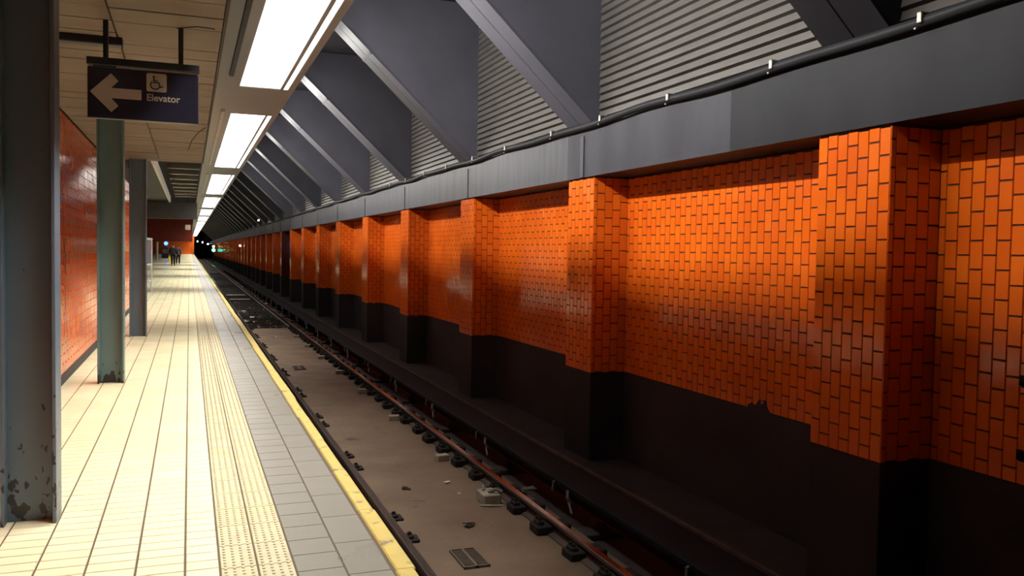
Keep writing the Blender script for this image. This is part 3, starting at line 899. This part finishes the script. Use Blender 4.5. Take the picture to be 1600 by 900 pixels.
# ------------------------------------------------------------------ light fixtures
PER = 3 * BAY
ZL = 4.38
n_run = 14
for k in range(n_run):
    ya, yb = 3.02 + PER * k, 15.72 + PER * k
    lab = 'long bright ceiling light fixture, %s from the camera' % ('nearest' if k == 0 else ORD[k])
    T = empty('light_fixture', (1.2, ya, ZL), label=lab, cat='light', group='ceiling light fixtures over the platform edge')
    ln = yb - ya
    full = PER
    g = (full - ln) / 2
    hs = MB()
    hs.box(-0.80, 0.33, -g, ln + g, 0.035, 0.50)                # tray above the diffusers
    hs.box(0.33, 0.56, -g, ln + g, 0.42, 0.50)                  # hood over the tube
    hs.box(0.44, 0.545, -g, ln + g, 0.0, 0.035)                 # right lip
    hs.box(-0.80, -0.385, -g, ln + g, 0.0, 0.035)               # left flange
    hs.box(-0.385, 0.44, -g, 0.0, 0.0, 0.035).box(-0.385, 0.44, ln, ln + g, 0.0, 0.035)
    hs.box(0.30, 0.56, -g, 0.02, 0.035, 0.42).box(0.30, 0.56, ln - 0.02, ln + g, 0.035, 0.42)
    hs.build('housing', M['housing'], T)
    h2 = ln / 2
    for a, b in ((0.0, h2 - 0.03), (h2 + 0.03, ln)):
        MB().box(-0.375, 0.305, a + 0.02, b, 0.012, 0.030).build('diffuser', M['lens_far' if k else 'lens'], T)
        MB().box(0.355, 0.435, a + 0.02, b, 0.004, 0.028).build('side_diffuser', M['lens_far' if k else 'lens'], T, label='narrow bright strip along the right side')
    dv = MB().box(0.305, 0.355, 0, ln, -0.004, 0.035)
    dv.build('divider', M['housing'], T)
    MB().box(-0.385, 0.44, h2 - 0.03, h2 + 0.03, -0.002, 0.03).build('cross_bar', M['housing'], T)
    if k:
        MB().cbox(-0.60, -0.53, -0.5, ln - 1.1, -0.05, 0.0, 0.006).build('left_trim', M['housing_trim'], T, label='pale perforated strip along the left side')
    else:
        MB().cbox(-0.60, -0.53, -0.5, ln - 1.1, -0.05, 0.0, 0.006).build('left_trim', M['beam'], T, label='dark strip along the left side')
    hg = MB()
    for yy in (0.5, h2, ln - 0.5):
        hg.box(-0.02, 0.02, yy, yy + 0.04, 0.50, 1.985)
    hg.build('hanger_rod', M['dark_steel'], T, kind='stuff')
    if True:
        ld = D.lights.new('down_lamp', 'AREA')
        ld.shape = 'RECTANGLE'; ld.size = 0.66; ld.size_y = ln - 0.1
        ld.energy = DOWN_POWER; ld.color = LIGHT_COL; ld.spread = math.radians(DOWN_SPREAD)
        lo = D.objects.new('down_lamp', ld)
        lo.location = (-0.035, ln / 2, 0.008); lo.rotation_euler = (0, math.radians(15), 0)
        link(lo, T)
    if k < 3:
        ld = D.lights.new('tube_lamp', 'AREA')
        ld.shape = 'RECTANGLE'; ld.size = ln - 0.1 - (1.2 if k == 0 else 0); ld.size_y = 0.024
        ld.energy = TUBE_POWER * (1.0, 0.9, 0.5)[k]; ld.color = LIGHT_COL
        lo = D.objects.new('tube_lamp', ld)
        lo.location = (0.385, ln / 2 + (0.6 if k == 0 else 0), 0.165)
        zdir = Vector((-1, 0, 0.22)).normalized()               # light leaves along -Z
        xdir = Vector((0, 1, 0)); ydir = zdir.cross(xdir)
        lo.rotation_euler = Matrix((xdir, ydir, zdir)).transposed().to_euler()
        link(lo, T)

# ------------------------------------------------------------------ far furniture and people
bo = empty('info_board', (-1.2, 30.0, 0), label='white metal framed board with curved rails, beside the third column', cat='board')
MB().cbox(-0.06, 0.0, 1.95, 2.03, 0, 1.84, 0.01).build('post', M['white_metal'], bo)
MB().cbox(-0.42, -0.36, -0.2, -0.12, 0, 1.84, 0.01).build('post', M['white_metal'], bo)
fr = MB().tube([(-0.39, -0.16, 1.82), (-0.03, 1.99, 1.82)], 0.045, 8).tube([(-0.39, -0.16, 0.95), (-0.03, 1.99, 0.95)], 0.035, 8)
fr.build('frame_rail', M['white_metal'], bo)
MB().add([(-0.38, -0.1, 1.0), (-0.05, 1.9, 1.0), (-0.05, 1.9, 1.76), (-0.38, -0.1, 1.76), (-0.36, -0.1, 1.0), (-0.03, 1.9, 1.0), (-0.03, 1.9, 1.76), (-0.36, -0.1, 1.76)],
         [(0, 1, 2, 3), (4, 7, 6, 5), (0, 4, 5, 1), (3, 2, 6, 7), (0, 3, 7, 4), (1, 5, 6, 2)]).build('panel', M['glass'], bo)
MB().tube([(-0.12, 1.5, 0.95), (-0.22, 1.2, 0.90), (-0.24, 1.1, 0.70), (-0.22, 1.1, 0.42), (-0.1, 1.6, 0.36), (-0.06, 1.95, 0.40)], 0.03, 8).build('curved_rail', M['white_metal'], bo, smooth=True)
po = empty('thin_pole', (-3.66, 112, 0), label='thin pale pole standing on the far platform left of the walkers', cat='pole')
MB().tube([(0, 0, 0), (0, 0, 2.9)], 0.13, 10).build('shaft', M['white_metal'], po); MB().tube([(0, 0, 2.2), (0, 0, 2.5)], 0.2, 10).build('collar', M['grey_conc'], po)
ki = empty('help_kiosk', (-3.2, 130, 0), label='dark kiosk with a round blue lit sign on the far platform', cat='kiosk')
MB().cbox(-0.45, 0.45, -0.3, 0.3, 0, 1.55, 0.03).build('kiosk_body', M['dark_steel'], ki)
MB().cbox(-0.35, 0.35, -0.33, -0.30, 0.7, 1.3, 0.005).build('kiosk_panel', M['glass'], ki)
MB().tube([(0.1, 0, 1.5), (0.1, 0, 1.9)], 0.06, 8).build('sign_stalk', M['dark_steel'], ki)
MB().tube([(0.1, -0.08, 2.1), (0.1, 0.08, 2.1)], 0.27, 16).build('blue_sign', M['blue_lamp'], ki)
MB().cbox(-0.9, -0.5, -0.3, 0.3, 0, 0.5, 0.03).build('side_box', M['white_metal'], ki)
es_ = empty('small_sign', (-0.10, 60, 2.72), label='small pale square sign hanging left of the far lights', cat='sign')
MB().cbox(-0.16, 0.16, -0.03, 0.03, 0, 0.32, 0.01).build('sign_plate', M['sign_white'], es_)
MB().box(-0.02, 0.02, -0.015, 0.015, 0.32, 3.64).build('sign_rod', M['dark_steel'], es_)


def skin_obj(name, verts, edges, m, parent, root=0, sub=1):
    bm = bmesh.new()
    sk = bm.verts.layers.skin.verify()
    bv = []
    for i, (p, r_) in enumerate(verts):
        v = bm.verts.new(p); v[sk].radius = (r_, r_) if not isinstance(r_, tuple) else r_
        v[sk].use_root = (i == root); bv.append(v)
    for a, b in edges: bm.edges.new((bv[a], bv[b]))
    me = D.meshes.new(name); bm.to_mesh(me); bm.free()
    me.materials.append(m)
    o = D.objects.new(name, me); link(o, parent)
    o.modifiers.new('skin', 'SKIN'); md = o.modifiers.new('sub', 'SUBSURF'); md.levels = sub; md.render_levels = sub
    return o


def person(x, y, h, rz, lab, coat, stride=0.16, bag=None):
    T = empty('person', (x, y, 0), label=lab, cat='person')
    T.rotation_euler = (0, 0, rz)
    s = h / 1.80
    V, E = [], []

    def v(px, py, pz, r_):
        V.append(((px * s, py * s, pz * s), r_ * s)); return len(V) - 1
    # continuous body, walking along +Y, its back towards -Y
    pel = v(0, 0, 0.96, 0.135); wa = v(0, 0.0, 1.12, 0.125); ch = v(0, 0.01, 1.34, 0.15); nk0 = v(0, 0.02, 1.50, 0.075); nk = v(0, 0.03, 1.56, 0.055)
    hd = v(0, 0.045, 1.66, 0.082); tp = v(0, 0.04, 1.76, 0.062)
    E += [(pel, wa), (wa, ch), (ch, nk0), (nk0, nk), (nk, hd), (hd, tp)]
    ns = v(0, 0.135, 1.655, 0.016); E.append((hd, ns))
    for sx in (-1, 1):
        ear = v(0.085 * sx, 0.04, 1.66, 0.014); E.append((hd, ear))
        f = stride * sx
        hip = v(0.095 * sx, 0.0, 0.90, 0.10); kn = v(0.10 * sx, f * 0.75 + 0.04, 0.49, 0.062); an = v(0.10 * sx, f * 1.2 - (0.05 if sx < 0 else 0), 0.085, 0.042)
        toe = v(0.11 * sx, f * 1.2 + 0.15 - (0.05 if sx < 0 else 0), 0.035, 0.036)
        E += [(pel, hip), (hip, kn), (kn, an), (an, toe)]
        sh = v(0.185 * sx, 0.0, 1.44, 0.07); el = v(0.25 * sx, -f * 0.5 - 0.02, 1.16, 0.050); wr = v(0.255 * sx, -f * 0.9 + 0.07, 0.92, 0.032)
        pa = v(0.255 * sx, -f * 0.9 + 0.09, 0.84, 0.034)
        E += [(ch, sh), (sh, el), (el, wr), (wr, pa)]
        th = v(0.225 * sx, -f * 0.9 + 0.125, 0.81, 0.010); E.append((pa, th))
        for q in range(4):
            k1 = v(0.258 * sx, -f * 0.9 + 0.055 + 0.024 * q, 0.785, 0.0095); k2 = v(0.245 * sx, -f * 0.9 + 0.06 + 0.024 * q, 0.735 + 0.008 * abs(q - 1.5), 0.008)
            E += [(pa, k1), (k1, k2)]
    skin_obj('body', V, E, M['skin'], T, pel)
    # jacket follows the torso and arms
    J, JE = [], []

    def j(px, py, pz, r_):
        J.append(((px * s, py * s, pz * s), r_ * s)); return len(J) - 1
    a = j(0, 0, 0.80, 0.205); b = j(0, 0, 1.06, 0.185); c = j(0, 0, 1.34, 0.185); d = j(0, 0.01, 1.50, 0.105)
    JE += [(a, b), (b, c), (c, d)]
    for sx in (-1, 1):
        f = stride * sx
        sh = j(0.195 * sx, 0.0, 1.44, 0.088); el = j(0.258 * sx, -f * 0.5 - 0.02, 1.16, 0.068); wr = j(0.258 * sx, -f * 0.9 + 0.06, 0.94, 0.052)
        JE += [(c, sh), (sh, el), (el, wr)]
    skin_obj('jacket', J, JE, coat, T, 0)
    K, KE = [], []

    def kx(px, py, pz, r_):
        K.append(((px * s, py * s, pz * s), r_ * s)); return len(K) - 1
    p0 = kx(0, 0, 0.98, 0.17); KE.append((p0, kx(0, 0, 1.14, 0.155)))
    for sx in (-1, 1):
        f = stride * sx
        hip = kx(0.098 * sx, 0, 0.86, 0.128); kn = kx(0.10 * sx, f * .75 + 0.04, 0.49, 0.094); an = kx(0.10 * sx, f * 1.2 - (0.05 if sx < 0 else 0), 0.10, 0.072)
        KE += [(p0, hip), (hip, kn), (kn, an)]
    skin_obj('trousers', K, KE, M['trouser'], T, 0)
    skin_obj('hair', [((0, 0.0, 1.64 * s), 0.082 * s), ((0, 0.015 * s, 1.74 * s), 0.085 * s), ((0, 0.04 * s, 1.79 * s), 0.06 * s)], [(0, 1), (1, 2)], M['hair'], T, 0)
    for sx in (-1, 1):
        f = stride * sx
        yy = f * 1.2 - (0.05 if sx < 0 else 0)
        skin_obj('shoe', [((0.10 * sx * s, (yy - 0.03) * s, 0.055 * s), 0.050 * s), ((0.105 * sx * s, (yy + 0.08) * s, 0.045 * s), 0.044 * s), ((0.11 * sx * s, (yy + 0.17) * s, 0.04 * s), 0.038 * s)], [(0, 1), (1, 2)], M['trouser'], T, 0)
    return T


person(-1.27, 76.0, 1.84, 0.05, 'person in a black jacket walking away down the platform', M['black_cloth'])
person(-0.98, 84.0, 1.75, -0.1, 'person in a grey coat walking ahead of the black jacket', M['grey_cloth'], 0.12)
yb_ = empty('yellow_bag', (-1.56, 75.95, 0.30), label='bright yellow carrier bag in the left hand of the black-jacketed person', cat='bag')
MB().cbox(-0.09, 0.09, -0.17, 0.17, 0, 0.46, 0.03).build('bag_body', M['yellow_bag'], yb_)
MB().tube([(0, -0.1, 0.44), (0, -0.05, 0.56), (0, 0.05, 0.56), (0, 0.1, 0.44)], 0.012, 6).build('bag_handle', M['yellow_bag'], yb_)
sb = empty('shoulder_bag', (-0.86, 75.9, 0.95), label='dark shoulder bag on the right side of the black-jacketed person', cat='bag')
MB().cbox(-0.08, 0.08, -0.18, 0.18, 0, 0.38, 0.03).build('bag_body', M['grey_cloth'], sb)
MB().tube([(0, -0.12, 0.36), (-0.19, -0.06, 0.62), (-0.19, 0.06, 0.62), (0, 0.12, 0.36)], 0.015, 6).build('bag_strap', M['grey_cloth'], sb)

# signals and lamps in the tunnel
sg = empty('signal_light', (4.45, 178, 0.2), label='signal head with amber lamp above a bright green lamp down the track', cat='signal')
MB().cbox(-0.22, 0.22, 0.05, 0.35, 0.2, 2.1, 0.03).build('signal_case', M['dark_steel'], sg)
MB().tube([(0, 0.2, -1.5), (0, 0.2, 0.25)], 0.07, 8).build('signal_post', M['dark_steel'], sg)
MB().tube([(0, 0.0, 0.95), (0, 0.06, 0.95)], 0.30, 14).build('green_lamp', M['green_lamp'], sg)
MB().tube([(0, 0.0, 1.65), (0, 0.06, 1.65)], 0.22, 14).build('amber_lamp', M['amber_lamp'], sg)
for x, y, z, r_, lab in ((5.08, 95.75, 1.86, 0.09, 'round white wall lamp at the dark end of the right wall'), (2.0, 240, 3.25, 0.17, 'white tunnel lamp, leftmost of the three distant ones'),
                         (3.25, 240, 3.0, 0.18, 'white tunnel lamp, middle of the three distant ones'), (4.6, 240, 2.6, 0.19, 'white tunnel lamp, rightmost of the three distant ones'),
                         (4.65, 63.9, 3.60, 0.05, 'tiny white lamp up among the far ribs')):
    t = empty('tunnel_lamp', (x, y, z), label=lab, cat='lamp')
    MB().tube([(0, -0.05, 0), (0, 0.02, 0)], r_, 12).build('lamp_glass', M['white_lamp'], t)
    cs = MB().tube([(0, 0.02, 0), (0, 0.12, 0)], [r_ * 1.15, r_ * .7], 12)
    if x > 5: cs.box(0, 0.108, 0.03, 0.10, -0.03, 0.03)
    else: cs.box(-0.02, 0.02, 0.05, 0.09, r_ * .5, (6.35 if y > 100 else 4.0) - z)
    cs.build('lamp_case', M['dark_steel'], t)
